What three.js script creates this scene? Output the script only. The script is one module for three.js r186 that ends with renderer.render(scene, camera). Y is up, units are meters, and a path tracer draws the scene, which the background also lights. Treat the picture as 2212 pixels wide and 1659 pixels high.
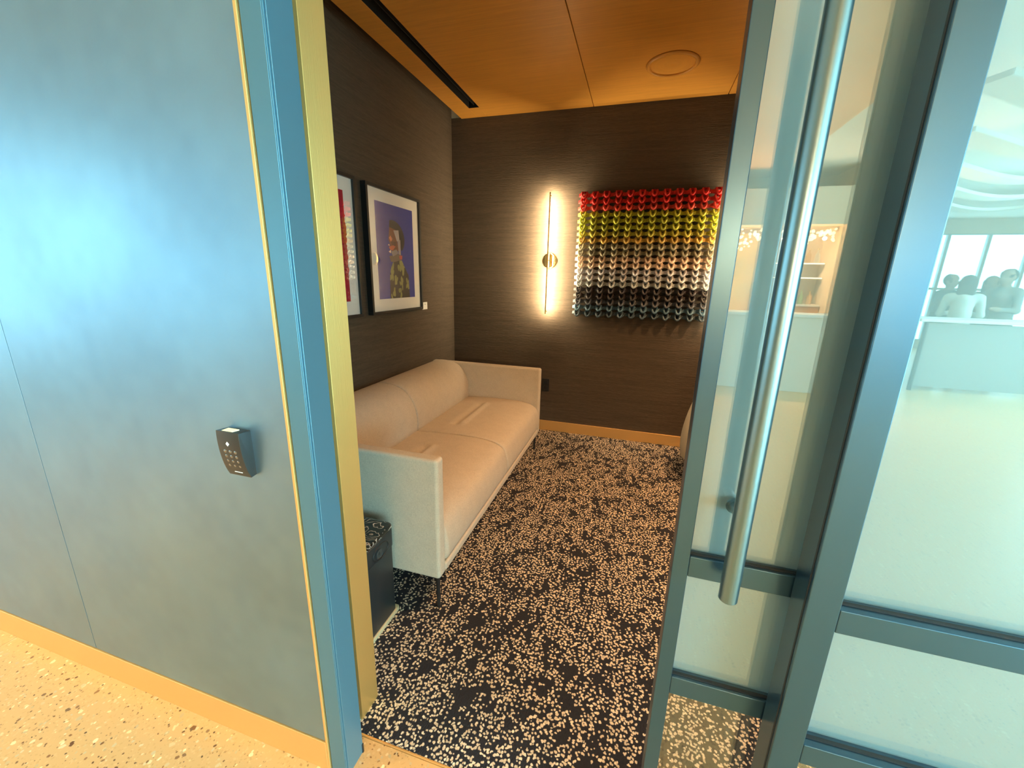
import * as THREE from 'three';
import { RoundedBoxGeometry } from 'three/addons/geometries/RoundedBoxGeometry.js';
import { mergeGeometries, mergeVertices, toCreasedNormals } from 'three/addons/utils/BufferGeometryUtils.js';
import { MarchingCubes } from 'three/addons/objects/MarchingCubes.js';
import { RectAreaLightUniformsLib } from 'three/addons/lights/RectAreaLightUniformsLib.js';

// ---------------------------------------------------------------- camera, sky, lights, exposure
const scene = new THREE.Scene();
const RAD = Math.PI / 180;
const camera = new THREE.PerspectiveCamera(86.6076, 2212 / 1659, 0.05, 100);
camera.position.set(0, 1.5, 0);
camera.rotation.set(-14.672 * RAD, 16.613 * RAD, 1.3224 * RAD, 'YXZ');
const renderer = new THREE.WebGLRenderer();
renderer.toneMapping = THREE.LinearToneMapping;
renderer.toneMappingExposure = 1.0;
renderer.shadowMap.enabled = true;
RectAreaLightUniformsLib.init();
const lin = (r, g, b) => new THREE.Color().setRGB(r, g, b);
scene.background = lin(0.75, 1.05, 1.15);

const DAY = lin(0.40, 0.88, 1.0), WARM = lin(1.0, 0.74, 0.46), ROOM = lin(1.0, 0.54, 0.235);
function areaLight(name, color, power, w, h, pos, look) {
  const l = new THREE.RectAreaLight(color, power, w, h);
  l.name = name; l.position.set(...pos); l.lookAt(...look); scene.add(l); return l;
}
// daylight from just outside the hall windows; the end and west ones are unseen
areaLight('daylight_far_window', DAY, 9.5, 4.6, 2.5, [6.9, 1.45, 11.32], [6.9, 1.45, 0]);
areaLight('unseen_end_window_daylight', DAY, 26, 7.0, 2.6, [6.32, 1.5, 3.1], [0, 1.5, 3.1]);  // out of view, placed to light the jamb reveal, brass and fixed film
areaLight('unseen_west_window_daylight', DAY, 3.5, 9.0, 2.7, [-8.32, 1.65, 4.7], [0, 1.65, 4.7]);  // out of view, placed for the teal sheen on the panel wall

// ---------------------------------------------------------------- helpers
let seed = 7;
const rnd = () => { seed = (seed + 0x6d2b79f5) | 0; let t = Math.imul(seed ^ (seed >>> 15), 1 | seed); t = (t + Math.imul(t ^ (t >>> 7), 61 | t)) ^ t; return ((t ^ (t >>> 14)) >>> 0) / 4294967296; };
const rr = (a, b) => a + (b - a) * rnd();
const clamp = (x, a, b) => Math.min(b, Math.max(a, x));
const used = new Map();
function numbered(name) { const n = used.get(name) ?? 0; used.set(name, n + 1); return n ? `${name}_${String(n).padStart(3, '0')}` : name; }
function tag(o, label, category, group, kind) {
  if (label) o.userData.label = label;
  if (category) o.userData.category = category;
  if (group) o.userData.group = group;
  if (kind) o.userData.kind = kind;
  return o;
}
const shade = (o) => { o.castShadow = true; o.receiveShadow = true; return o; };
function part(name, geo, mat, parent, label) {
  const m = shade(new THREE.Mesh(geo, mat)); m.name = name; parent.add(m);
  if (label) m.userData.label = label;
  return m;
}
function thing(name, label, category, pos = [0, 0, 0], group) {
  const g = new THREE.Group(); g.name = numbered(name); g.position.set(...pos); scene.add(g);
  return tag(g, label, category, group);
}
function struct(name, label, pos = [0, 0, 0]) {
  const g = new THREE.Group(); g.name = name; g.position.set(...pos); scene.add(g);
  return tag(g, label, null, null, 'structure');
}
function structMesh(name, geo, mat, label) {
  const m = shade(new THREE.Mesh(geo, mat)); m.name = name; scene.add(m);
  return tag(m, label, null, null, 'structure');
}
// uv in metres, by the face's own direction
function uvMetres(g, ox = 0, oy = 0) {
  if (g.index) g = g.toNonIndexed();
  const p = g.attributes.position, uv = new Float32Array(p.count * 2), a = new THREE.Vector3(), b = new THREE.Vector3(), c = new THREE.Vector3();
  for (let i = 0; i < p.count; i += 3) {
    a.fromBufferAttribute(p, i); b.fromBufferAttribute(p, i + 1); c.fromBufferAttribute(p, i + 2);
    const n = b.clone().sub(a).cross(c.clone().sub(a)); const ax = Math.abs(n.x), ay = Math.abs(n.y), az = Math.abs(n.z);
    [a, b, c].forEach((v, k) => {
      let u, w;
      if (ax >= ay && ax >= az) { u = v.z; w = v.y; } else if (ay >= az) { u = v.x; w = v.z; } else { u = v.x; w = v.y; }
      uv[(i + k) * 2] = u + ox; uv[(i + k) * 2 + 1] = w + oy;
    });
  }
  g.setAttribute('uv', new THREE.BufferAttribute(uv, 2));
  return g;
}
// box from min to max corner, with small rounded edges
function bx(x0, x1, y0, y1, z0, z1, r = 0.002, seg = 1) {
  const w = x1 - x0, h = y1 - y0, d = z1 - z0; r = Math.min(r, w * 0.49, h * 0.49, d * 0.49);
  const g = r > 0 ? new RoundedBoxGeometry(w, h, d, seg, r) : new THREE.BoxGeometry(w, h, d);
  g.translate((x0 + x1) / 2, (y0 + y1) / 2, (z0 + z1) / 2);
  return uvMetres(g);
}
const merge = (list) => mergeGeometries(list.map((g) => { g = g.index ? g.toNonIndexed() : g; for (const k of Object.keys(g.attributes)) if (!['position', 'normal', 'uv'].includes(k)) g.deleteAttribute(k); return g; }));
const cyl = (r, h, seg = 24, r2 = r) => new THREE.CylinderGeometry(r2, r, h, seg);
function lathe(pts, seg = 32) { return new THREE.LatheGeometry(pts.map(([x, y]) => new THREE.Vector2(x, y)), seg); }
// box with a rectangular hole list, in a plane: wall of boxes round openings. axis 'z': rect [u0,u1,v0,v1] = x,y
function wallWithOpening(u0, u1, v0, v1, holes, d0, d1, axis) {
  const us = [...new Set([u0, u1, ...holes.flatMap((h) => [h[0], h[1]])])].sort((a, b) => a - b), vs = [...new Set([v0, v1, ...holes.flatMap((h) => [h[2], h[3]])])].sort((a, b) => a - b), out = [];
  for (let i = 0; i + 1 < us.length; i++) for (let j = 0; j + 1 < vs.length; j++) {
    const cu = (us[i] + us[i + 1]) / 2, cv = (vs[j] + vs[j + 1]) / 2;
    if (holes.some((h) => cu > h[0] && cu < h[1] && cv > h[2] && cv < h[3])) continue;
    out.push(axis === 'z' ? bx(us[i], us[i + 1], vs[j], vs[j + 1], d0, d1, 0) : bx(d0, d1, vs[j], vs[j + 1], us[i], us[i + 1], 0));
  }
  return merge(out);
}

// ---------------------------------------------------------------- textures
const hash = (x, y, s) => { let h = Math.imul(x, 374761393) + Math.imul(y, 668265263) + Math.imul(s, 2147483647 ^ 0x5bd1e995); h = Math.imul(h ^ (h >>> 13), 1274126177); return ((h ^ (h >>> 16)) >>> 0) / 4294967296; };
// tileable value noise: px,py periods in cells
function vnoise(x, y, px, py, s) {
  const xi = Math.floor(x), yi = Math.floor(y), fx = x - xi, fy = y - yi, u = fx * fx * (3 - 2 * fx), v = fy * fy * (3 - 2 * fy);
  const m = (a, n) => ((a % n) + n) % n, g = (i, j) => hash(m(xi + i, px), m(yi + j, py), s);
  return (g(0, 0) * (1 - u) + g(1, 0) * u) * (1 - v) + (g(0, 1) * (1 - u) + g(1, 1) * u) * v;
}
function dataTex(w, h, f, metres, srgb = true) {
  const d = new Uint8Array(w * h * 4);
  for (let y = 0; y < h; y++) for (let x = 0; x < w; x++) { const c = f(x / w, y / h); const o = (y * w + x) * 4; for (let k = 0; k < 3; k++) d[o + k] = clamp(c[k], 0, 1) * 255; d[o + 3] = 255; }
  return finish(new THREE.DataTexture(d, w, h), metres, srgb);
}
function finish(t, metres, srgb) {
  t.wrapS = t.wrapT = THREE.RepeatWrapping; t.magFilter = THREE.LinearFilter; t.minFilter = THREE.LinearFilter;
  if (srgb) t.colorSpace = THREE.SRGBColorSpace;
  const [mx, my] = Array.isArray(metres) ? metres : [metres, metres];
  t.repeat.set(1 / mx, 1 / my); t.needsUpdate = true; return t;
}
function canvasTex(w, h, draw, metres, srgb = true) {
  const c = document.createElement('canvas'); c.width = w; c.height = h; draw(c.getContext('2d'), w, h);
  const t = new THREE.CanvasTexture(c); return metres ? finish(t, metres, srgb) : ((t.colorSpace = srgb ? THREE.SRGBColorSpace : ''), (t.magFilter = THREE.LinearFilter), t);
}
const rgb = (r, g, b) => `rgb(${r | 0},${g | 0},${b | 0})`;
function wrapEllipse(g, W, H, x, y, a, b, rot) { for (const dx of [-W, 0, W]) for (const dy of [-H, 0, H]) { const cx = x + dx, cy = y + dy; if (cx < -30 || cy < -30 || cx > W + 30 || cy > H + 30) continue; g.beginPath(); g.ellipse(cx, cy, a, b, rot, 0, 7); g.fill(); } }

// carpet: cream tufts, in clusters, on near-black navy (1 px = 1 mm)
function drawCarpet(g, W, H, ground, tuft) {
  g.fillStyle = ground(0.5); g.fillRect(0, 0, W, H);
  for (let i = 0; i < 22000; i++) { g.fillStyle = ground(rnd()); g.fillRect(rnd() * W, rnd() * H, 2.2, rr(3, 12)); }
  const P = 12.6, N = Math.round(W / P), p = W / N;
  for (let j = 0; j < N; j++) for (let i = 0; i < N; i++) {
    const a = vnoise(i / N * 46, j / N * 46, 46, 46, 3), b = vnoise(i / N * 11, j / N * 11, 11, 11, 4), c = vnoise(i / N * 90, j / N * 40, 90, 40, 5);
    if (a * 0.36 + b * 0.1 + c * 0.54 < 0.375 + rr(-0.2, 0.2)) continue;
    const x = (i + 0.5 + rr(-0.42, 0.42)) * p, y = (j + 0.5 + rr(-0.42, 0.42)) * p, n = 1 + (rnd() * 4 | 0);
    g.fillStyle = tuft(rnd());
    for (let k = 0; k < n; k++) wrapEllipse(g, W, H, x + rr(-3.6, 3.6), y + rr(-3, 3), rr(2.1, 4.5), rr(2.3, 5.0), rr(-0.5, 0.5));
  }
}
const carpetMap = canvasTex(2048, 2048, (g, W, H) => drawCarpet(g, W, H, (t) => rgb(24 + 14 * t, 25 + 14 * t, 33 + 16 * t), (t) => rgb(205 + 40 * t, 188 + 40 * t, 164 + 38 * t)), 2.048);
const pile = dataTex(256, 256, (u, v) => { const n = 0.5 * vnoise(u * 128, v * 64, 128, 64, 9) + 0.5 * vnoise(u * 64, v * 32, 64, 32, 8); return [n, n, n]; }, 0.2, false);

// terrazzo
seed = 21;
const terrazzoMap = canvasTex(2048, 2048, (g, W, H) => {
  g.fillStyle = rgb(226, 197, 152); g.fillRect(0, 0, W, H);
  for (let i = 0; i < 16000; i++) { const t = rnd(); g.fillStyle = `rgba(${t < 0.5 ? '238,214,174' : '210,178,132'},0.45)`; wrapEllipse(g, W, H, rnd() * W, rnd() * H, rr(1, 6), rr(1, 5), rnd() * 3); }
  const chip = (n, lo, hi, cols) => { for (let i = 0; i < n; i++) { const c = cols[rnd() * cols.length | 0], k = rr(0.85, 1.1); g.fillStyle = rgb(c[0] * k, c[1] * k, c[2] * k); const x = rnd() * W, y = rnd() * H, r = rr(lo, hi) * (rnd() < 0.1 ? 1.6 : 1), m = 5 + (rnd() * 3 | 0), q = rr(0.5, 1), ro = rnd() * 6; const pts = []; for (let s = 0; s < m; s++) { const a = s / m * 6.283, e = r * rr(0.7, 1.15); pts.push([Math.cos(a) * e, Math.sin(a) * e * q]); } for (const dx of [-W, 0, W]) for (const dy of [-H, 0, H]) { if (x + dx < -30 || x + dx > W + 30 || y + dy < -30 || y + dy > H + 30) continue; g.beginPath(); pts.forEach(([a, b], s) => { const X = x + dx + a * Math.cos(ro) - b * Math.sin(ro), Y = y + dy + a * Math.sin(ro) + b * Math.cos(ro); s ? g.lineTo(X, Y) : g.moveTo(X, Y); }); g.fill(); } } };
  chip(9000, 1.5, 4, [[214, 180, 134], [236, 212, 172], [200, 166, 120]]);
  chip(2600, 4, 9, [[243, 231, 200], [247, 240, 214], [238, 222, 186]]);
  chip(1900, 2, 5, [[122, 90, 58], [150, 112, 74], [104, 82, 62]]);
  chip(420, 5, 9, [[168, 130, 92], [146, 120, 94], [128, 92, 62]]);
}, 1.75);

const fibre = (u, v) => 0.45 * vnoise(u * 12, v * 512, 12, 512, 31) + 0.35 * vnoise(u * 40, v * 256, 40, 256, 32) + 0.2 * vnoise(u * 300, v * 512, 300, 512, 33);
const grassMap = dataTex(1024, 1024, (u, v) => { const n = fibre(u, v), m = vnoise(u * 4, v * 90, 4, 90, 34), k = 0.78 + 0.3 * n + 0.12 * m; return [0.37 * k, 0.325 * k, 0.28 * k]; }, 1.0);
const grassBump = dataTex(1024, 1024, (u, v) => { const n = fibre(u, v); return [n, n, n]; }, 1.0, false);

const weave = (u, v) => { const a = Math.sin(u * 6.2832 * 96) * Math.sin(v * 6.2832 * 96); return 0.5 + 0.22 * a + 0.3 * (vnoise(u * 180, v * 40, 180, 40, 41) - 0.5) + 0.3 * (vnoise(u * 40, v * 180, 40, 180, 42) - 0.5); };
const fabricMap = dataTex(512, 512, (u, v) => { const k = 0.86 + 0.22 * weave(u, v) + 0.03 * (vnoise(u * 6, v * 6, 6, 6, 43) - 0.5); return [0.81 * k, 0.76 * k, 0.69 * k]; }, 0.22);
const fabricBump = dataTex(512, 512, (u, v) => { const n = weave(u, v); return [n, n, n]; }, 0.22, false);

const woodN = (u, v) => 0.5 * vnoise(u * 6, v * 220, 6, 220, 51) + 0.3 * vnoise(u * 18, v * 500, 18, 500, 52) + 0.2 * vnoise(u * 3, v * 8, 3, 8, 53);
const woodMap = dataTex(1024, 1024, (u, v) => { const k = 0.94 + 0.12 * woodN(u, v); return [0.84 * k, 0.60 * k, 0.27 * k]; }, 1.2);

const brushed = dataTex(512, 512, (u, v) => { const n = 0.55 * vnoise(u * 256, v * 4, 256, 4, 61) + 0.45 * vnoise(u * 512, v * 10, 512, 10, 62); return [n, n, n]; }, 0.25, false);
const brushedH = dataTex(512, 512, (u, v) => { const n = 0.55 * vnoise(u * 4, v * 256, 4, 256, 63) + 0.45 * vnoise(u * 10, v * 512, 10, 512, 64); return [n, n, n]; }, 0.25, false);
// slightly clouded patina of the sheet metal wall panels
const patina = dataTex(512, 512, (u, v) => { const n = 0.5 * vnoise(u * 5, v * 5, 5, 5, 71) + 0.3 * vnoise(u * 11, v * 11, 11, 11, 72) + 0.2 * vnoise(u * 40, v * 40, 40, 40, 73); return [0.86 + 0.14 * n, 0.86 + 0.14 * n, 0.88 + 0.12 * n]; }, 1.6);
const patinaR = dataTex(512, 512, (u, v) => { const n = 0.5 * vnoise(u * 5, v * 5, 5, 5, 74) + 0.5 * vnoise(u * 14, v * 14, 14, 14, 75); return [1, 0.82 + 0.18 * n, 1]; }, 1.6, false);
const marbleMap = dataTex(512, 512, (u, v) => { const w = vnoise(u * 5, v * 5, 5, 5, 81) * 2.2 + vnoise(u * 12, v * 12, 12, 12, 82) * 0.9 + vnoise(u * 30, v * 30, 30, 30, 84) * 0.35; const l = Math.abs(Math.sin((u * 3 + v * 4) * 3.1416 + w * 4.2)), k = l < 0.5 ? (0.5 - l) / 0.5 : 0, q = vnoise(u * 20, v * 20, 20, 20, 83); const c = 0.06 + 0.78 * Math.min(1, k * 1.3) * (0.45 + 0.6 * q); return [c * 1.02, c * 0.96, c * 0.9]; }, 0.3);

// ---------------------------------------------------------------- materials
const S = (o) => new THREE.MeshStandardMaterial(o), PH = (o) => new THREE.MeshPhysicalMaterial(o);
const M = {
  panel: S({ color: lin(0.285, 0.425, 0.54), map: patina, metalness: 0.93, roughness: 0.47, roughnessMap: patinaR, name: 'blued sheet metal' }),
  steel: S({ color: lin(0.075, 0.145, 0.21), metalness: 0.82, roughness: 0.28, name: 'blued steel' }),
  litJambSteel: S({ color: lin(0.11, 0.25, 0.35), metalness: 0.6, roughness: 0.44, name: 'brightened blued steel' }),  // lighter, bluer copy of steel; the daylight on the reveal is in its colour
  steelPull: S({ color: lin(0.2, 0.29, 0.33), metalness: 0.9, roughness: 0.3, name: 'satin steel' }),
  brass: PH({ color: lin(0.86, 0.53, 0.18), metalness: 0.8, roughness: 0.5, anisotropy: 0.7, anisotropyRotation: 0, bumpMap: brushed, bumpScale: 0.0003, name: 'brushed brass' }),
  brassH: S({ color: lin(0.86, 0.52, 0.19), metalness: 0.7, roughness: 0.48, bumpMap: brushedH, bumpScale: 0.0002, name: 'brushed brass' }),
  brassShine: S({ color: lin(0.86, 0.66, 0.28), metalness: 1, roughness: 0.16, name: 'polished brass' }),
  terrazzo: PH({ map: terrazzoMap, color: lin(0.92, 0.76, 0.58), roughness: 0.34, name: 'terrazzo' }),
  carpet: S({ map: carpetMap, roughness: 0.96, bumpMap: pile, bumpScale: 0.003, name: 'tufted carpet' }),
  grass: S({ map: grassMap, color: lin(0.72, 0.68, 0.62), roughness: 0.82, bumpMap: grassBump, bumpScale: 0.0016, name: 'grasscloth' }),
  plaster: S({ color: lin(0.78, 0.74, 0.68), roughness: 0.9, name: 'plaster' }),
  hallPaint: S({ color: lin(0.80, 0.66, 0.50), roughness: 0.85, name: 'warm paint' }),
  hallWhite: S({ color: lin(0.80, 0.76, 0.68), roughness: 0.85, name: 'ceiling paint' }),
  wood: PH({ map: woodMap, roughness: 0.4, name: 'veneer' }),
  black: S({ color: lin(0.012, 0.012, 0.013), roughness: 0.45, name: 'black metal' }),
  blackMatte: S({ color: lin(0.008, 0.008, 0.009), roughness: 0.85, name: 'black' }),
  fabric: PH({ map: fabricMap, roughness: 0.95, bumpMap: fabricBump, bumpScale: 0.0012, sheen: 0.3, sheenColor: lin(0.8, 0.78, 0.74), sheenRoughness: 0.6, name: 'upholstery' }),
  boucle: PH({ color: lin(0.68, 0.62, 0.5), roughness: 0.95, bumpMap: fabricBump, bumpScale: 0.004, sheen: 0.3, sheenColor: lin(0.8, 0.78, 0.7), name: 'boucle' }),
  glass: PH({ color: lin(1, 1, 1), transmission: 1, roughness: 0, thickness: 0, ior: 1.52, name: 'clear glass' }),
  glassCoat: PH({ color: lin(1, 1, 1), transmission: 1, roughness: 0, thickness: 0, ior: 1.95, name: 'coated glass' }),
  pictureGlass: PH({ color: lin(1, 1, 1), transmission: 1, roughness: 0, thickness: 0, ior: 1.7, name: 'picture glass' }),
  frost: PH({ color: lin(0.40, 0.60, 0.66), transmission: 0.42, roughness: 0.62, thickness: 0.004, ior: 1.25, specularIntensity: 0.3, name: 'frosted film' }),
  seal: S({ color: lin(0.02, 0.022, 0.025), roughness: 0.6, name: 'gasket' }),
  paper: S({ color: lin(0.86, 0.85, 0.82), roughness: 0.9, name: 'mat board' }),
  marble: PH({ map: marbleMap, roughness: 0.12, clearcoat: 0.6, clearcoatRoughness: 0.08, name: 'black marble' }),
  binBody: S({ color: lin(0.014, 0.02, 0.024), roughness: 0.38, name: 'black shell' }),
  led: S({ color: lin(1, 0.9, 0.7), emissive: lin(1, 0.78, 0.46), emissiveIntensity: 8, name: 'led strip' }),
  lampGlow: S({ color: lin(1, 0.9, 0.75), emissive: lin(1, 0.8, 0.55), emissiveIntensity: 6, name: 'lamp glow' }),
};
const flat = (r, g, b, rough = 0.8) => S({ color: lin(r, g, b), roughness: rough });

// ---------------------------------------------------------------- measures (metres)
const ZF = -0.73, ZB = -3.85, XL = -1.783, XR = 1.783, YC = 2.874, HALL_Y = 3.05, HALL_X = 8.2, HALL_Z = 11.2;

// ---------------------------------------------------------------- floors
{
  const f = struct('floor', 'cream terrazzo floor with brown and white chips');
  part('slab', uvMetres(bx(-2.351, 9.3, -0.08, 0, -0.842, HALL_Z, 0.0015)), M.terrazzo, f);
  part('slab_001', uvMetres(bx(-HALL_X, -2.3535, -0.08, 0, -0.842, HALL_Z, 0.0015)), M.terrazzo, f);
  part('joint', bx(-2.3535, -2.351, -0.08, -0.0015, -0.842, HALL_Z, 0), flat(0.32, 0.24, 0.15), f);
  structMesh('floor_carpet', uvMetres(bx(XL - 0.1, XR + 0.1, -0.08, 0.004, ZB - 0.1, -0.849, 0.003)), M.carpet, 'dark navy carpet with a cream speckled pattern');
  structMesh('trim_1', bx(-0.79, XR, -0.04, 0.004, -0.8485, -0.8425, 0.001), M.brassH, 'thin brass strip between terrazzo and carpet');
}

// ---------------------------------------------------------------- room shell
structMesh('wall_left', uvMetres(bx(XL - 0.12, XL, -0.02, 3.2, ZB - 0.12, -0.971, 0)), M.grass, 'dark brown grasscloth wall behind the sofa');
{
  const w = struct('wall_back', 'dark brown grasscloth wall with the lit wall lamp');
  part('wallcovering', uvMetres(bx(XL, XR, -0.02, YC + 0.012, ZB - 0.12, ZB, 0)), M.grass, w);
  part('upper_plaster', uvMetres(bx(XL, XR, YC + 0.012, 3.2, ZB - 0.12, ZB - 0.002, 0)), M.plaster, w, 'bare white plaster above the wall covering');
}
structMesh('wall_right', uvMetres(bx(XR, XR + 0.12, -0.02, 3.2, ZB - 0.12, -0.80, 0)), M.grass, 'dark brown grasscloth wall on the far side of the armchair');
structMesh('baseboard_back', bx(XL, XR, 0.004, 0.105, ZB, ZB + 0.014, 0.002), M.brassH, 'brass skirting under the back wall');
structMesh('baseboard_left', bx(XL, XL + 0.014, 0.004, 0.105, ZB + 0.014, -0.975, 0.002), M.brassH, 'brass skirting under the picture wall');
structMesh('baseboard_right', bx(XR - 0.014, XR, 0.004, 0.105, ZB + 0.014, -0.86, 0.002), M.brassH, 'brass skirting under the wall beside the armchair');
{
  const c = struct('ceiling', 'orange brown veneered ceiling panels with a narrow joint');
  const X0 = -1.68, SX0 = -1.524, SX1 = -1.43, SZ = -3.643, y0 = YC, y1 = YC + 0.03, zf = -0.971;
  const panel = (n, a, b, z0, z1) => part(n, uvMetres(bx(a, b, y0, y1, z0, z1, 0.0015)), M.wood, c);
  panel('ceiling_panel', X0, SX0, ZB + 0.004, zf);
  panel('ceiling_panel', SX0, SX1, ZB + 0.004, SZ);
  panel('ceiling_panel', SX1, -0.5025, ZB + 0.004, zf);
  panel('ceiling_panel', -0.4975, 0.5025, ZB + 0.004, zf);
  panel('ceiling_panel', 0.5075, XR, ZB + 0.004, zf);
  const slot = part('air_slot', merge([bx(SX0, SX0 + 0.004, y0 + 0.002, y0 + 0.104, SZ, zf - 0.01, 0), bx(SX1 - 0.004, SX1, y0 + 0.002, y0 + 0.104, SZ, zf - 0.01, 0), bx(SX0, SX1, y0 + 0.1, y0 + 0.104, SZ, zf - 0.01, 0), bx(SX0, SX1, y0 + 0.002, y0 + 0.1, SZ, SZ + 0.004, 0)]), S({ color: lin(0.003, 0.003, 0.003), roughness: 1 }), c, 'long black linear air slot');
  part('blade', bx(-1.481, -1.473, y0 + 0.02, y0 + 0.07, SZ + 0.004, zf - 0.01, 0.001), M.blackMatte, slot);
  part('soffit', uvMetres(bx(XL - 0.1, XR + 0.1, 3.2, 3.26, ZB - 0.12, -0.75, 0)), M.plaster, c);
}
{ // flush round loudspeaker
  const t = thing('ceiling_speaker', 'round flush speaker grille painted like the ceiling', 'speaker', [0.07, YC, -3.27]);
  part('rim', lathe([[0.142, 0], [0.142, -0.008], [0.146, -0.015], [0.157, -0.015], [0.165, -0.006], [0.166, 0], [0.142, 0]], 64), M.wood, t);
  part('grille', lathe([[0, 0.001], [0.03, -0.0035], [0.06, -0.001], [0.1, -0.0045], [0.146, -0.002], [0.146, 0.0005]], 64), M.wood, t);
}

// ---------------------------------------------------------------- facade: metal panels, jamb, brass
{
  const w = struct('wall_front', 'blue grey satin metal panel wall beside the doorway');
  let x = -0.784, k = 0;
  for (const nx of [-1.8245, -2.87, -3.92, -4.97, -6.02, -7.07, -HALL_X]) { part('panel', uvMetres(bx(nx + 0.003, x, 0.117, HALL_Y, ZF - 0.018, ZF, 0.0004), k * 0.37, k * 0.61), M.panel, w); x = nx; k++; }
  part('backing', bx(-HALL_X, -0.80, 0, HALL_Y, -0.968, ZF - 0.02, 0), M.blackMatte, w);
  part('room_lining', uvMetres(bx(XL, -0.80, 0.0, 3.2, -0.9705, -0.9682, 0)), M.grass, w);
  part('wall_over_door', uvMetres(bx(-0.80, XR, 2.78, 3.2, -0.9705, ZF - 0.02, 0)), M.panel, w);
  part('wall_beyond', uvMetres(bx(XR, 6.2, 0, HALL_Y, -0.97, ZF, 0)), M.panel, w);
  structMesh('baseboard_front', bx(-HALL_X, -0.784, 0, 0.1145, ZF - 0.02, ZF + 0.004, 0.0015), M.brassH, 'brass skirting under the blue grey panel wall');
  structMesh('trim_2', bx(-0.784, -0.776, 0, HALL_Y, ZF - 0.02, ZF + 0.003, 0.001), M.brassH, 'thin vertical brass strip at the edge of the panels');
}
{
  const d = struct('door_frame', 'blued steel door jamb with a stepped edge');
  // jamb: front leaf, a fine stepped bead along the edge, reveal
  part('jamb', merge([bx(-0.772, -0.7205, 0, 2.78, -0.805, ZF, 0.001), bx(-0.7208, -0.715, 0, 2.78, -0.805, ZF - 0.006, 0.0015), bx(-0.7215, -0.7178, 0, 2.78, ZF - 0.006, ZF - 0.0015, 0.0012)]), M.litJambSteel, d);
  part('head', bx(-0.772, XR, 2.72, 2.78, -0.805, ZF, 0.0015), M.litJambSteel, d);
  part('track', bx(-0.772, XR, 2.74, 2.78, -0.88, -0.805, 0.001), M.litJambSteel, d);
  part('shoe', bx(-0.7165, -0.7125, 0, 0.035, -0.806, -0.80, 0.0005), M.black, d);
}
structMesh('trim_3', bx(-0.80, -0.776, 0.003, 2.78, -0.973, -0.885, 0.0015), M.brass, 'brushed brass lining of the inner door reveal');

// glazed leaf: stile, rails, panes, film
function leaf(root, x0, x1, stiles, zf, zb, rails, zg, top) {
  stiles.forEach(([a, b]) => part('stile', bx(a, b, 0.006, top, zb, zf, 0.0018), M.steel, root));
  for (let i = 0; i + 1 < stiles.length; i++) {
    const a = stiles[i][1], b = stiles[i + 1][0];
    rails.forEach(([y0, y1]) => { const r = part('rail', bx(a, b, y0, y1, zb, zf, 0.0018), M.steel, root); part('gasket', bx(a, b, y1 - 0.001, y1 + 0.003, zg + 0.0042, zg + 0.011, 0), M.seal, r); });
    for (let k = 0; k + 1 < rails.length; k++) {
      const y0 = rails[k][1], y1 = rails[k + 1][0], frosted = k > 0;
      const p = part('pane', bx(a - 0.004, b + 0.004, y0 - 0.004, y1 + 0.004, zg - 0.004, zg + 0.004, 0), M.glassCoat, root, frosted ? 'glass pane' : 'clear glass pane at the foot');
      if (frosted) part('film', bx(a - 0.003, b + 0.003, y0 - 0.003, y1 + 0.003, zg - 0.0095, zg - 0.0055, 0), M.frost, p, 'white privacy film');
    }
  }
}
{
  const d = struct('door_1', 'sliding glass door with frosted panes and a long steel pull, standing half open');
  leaf(d, 0.121, 1.24, [[0.121, 0.1525], [1.208, 1.24]], -0.80, -0.838, [[0.012, 0.09], [0.59, 0.638], [0.9045, 0.9525], [2.66, 2.71]], -0.819, 2.71);
  const h = part('pull_handle', (() => { const g = lathe([[0, 0.908], [0.015, 0.908], [0.0168, 0.91], [0.0168, 2.298], [0.015, 2.3], [0, 2.3]], 40); g.translate(0.2195, 0, -0.752); return g; })(), M.steelPull, d, 'long tubular steel pull handle');
  for (const y of [1.075, 2.12]) { const g = merge([cyl(0.0095, 0.055, 20).rotateX(Math.PI / 2).translate(0.2195, y, -0.786), cyl(0.016, 0.004, 24).rotateX(Math.PI / 2).translate(0.2195, y, -0.813)]); part('standoff', g, M.steelPull, h); }
}
{
  const w = struct('window_1', 'fixed frosted glass panel with a blued steel frame beside the sliding door');
  leaf(w, 0.338, XR, [[0.338, 0.388], [1.733, XR]], ZF, -0.796, [[0, 0.09], [0.59, 0.638], [0.9045, 0.9525], [2.66, 2.72]], -0.757, 2.72);
  part('edge_bead', bx(0.3365, 0.341, 0, 2.72, -0.742, -0.7375, 0.0008), M.seal, w);
}

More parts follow.
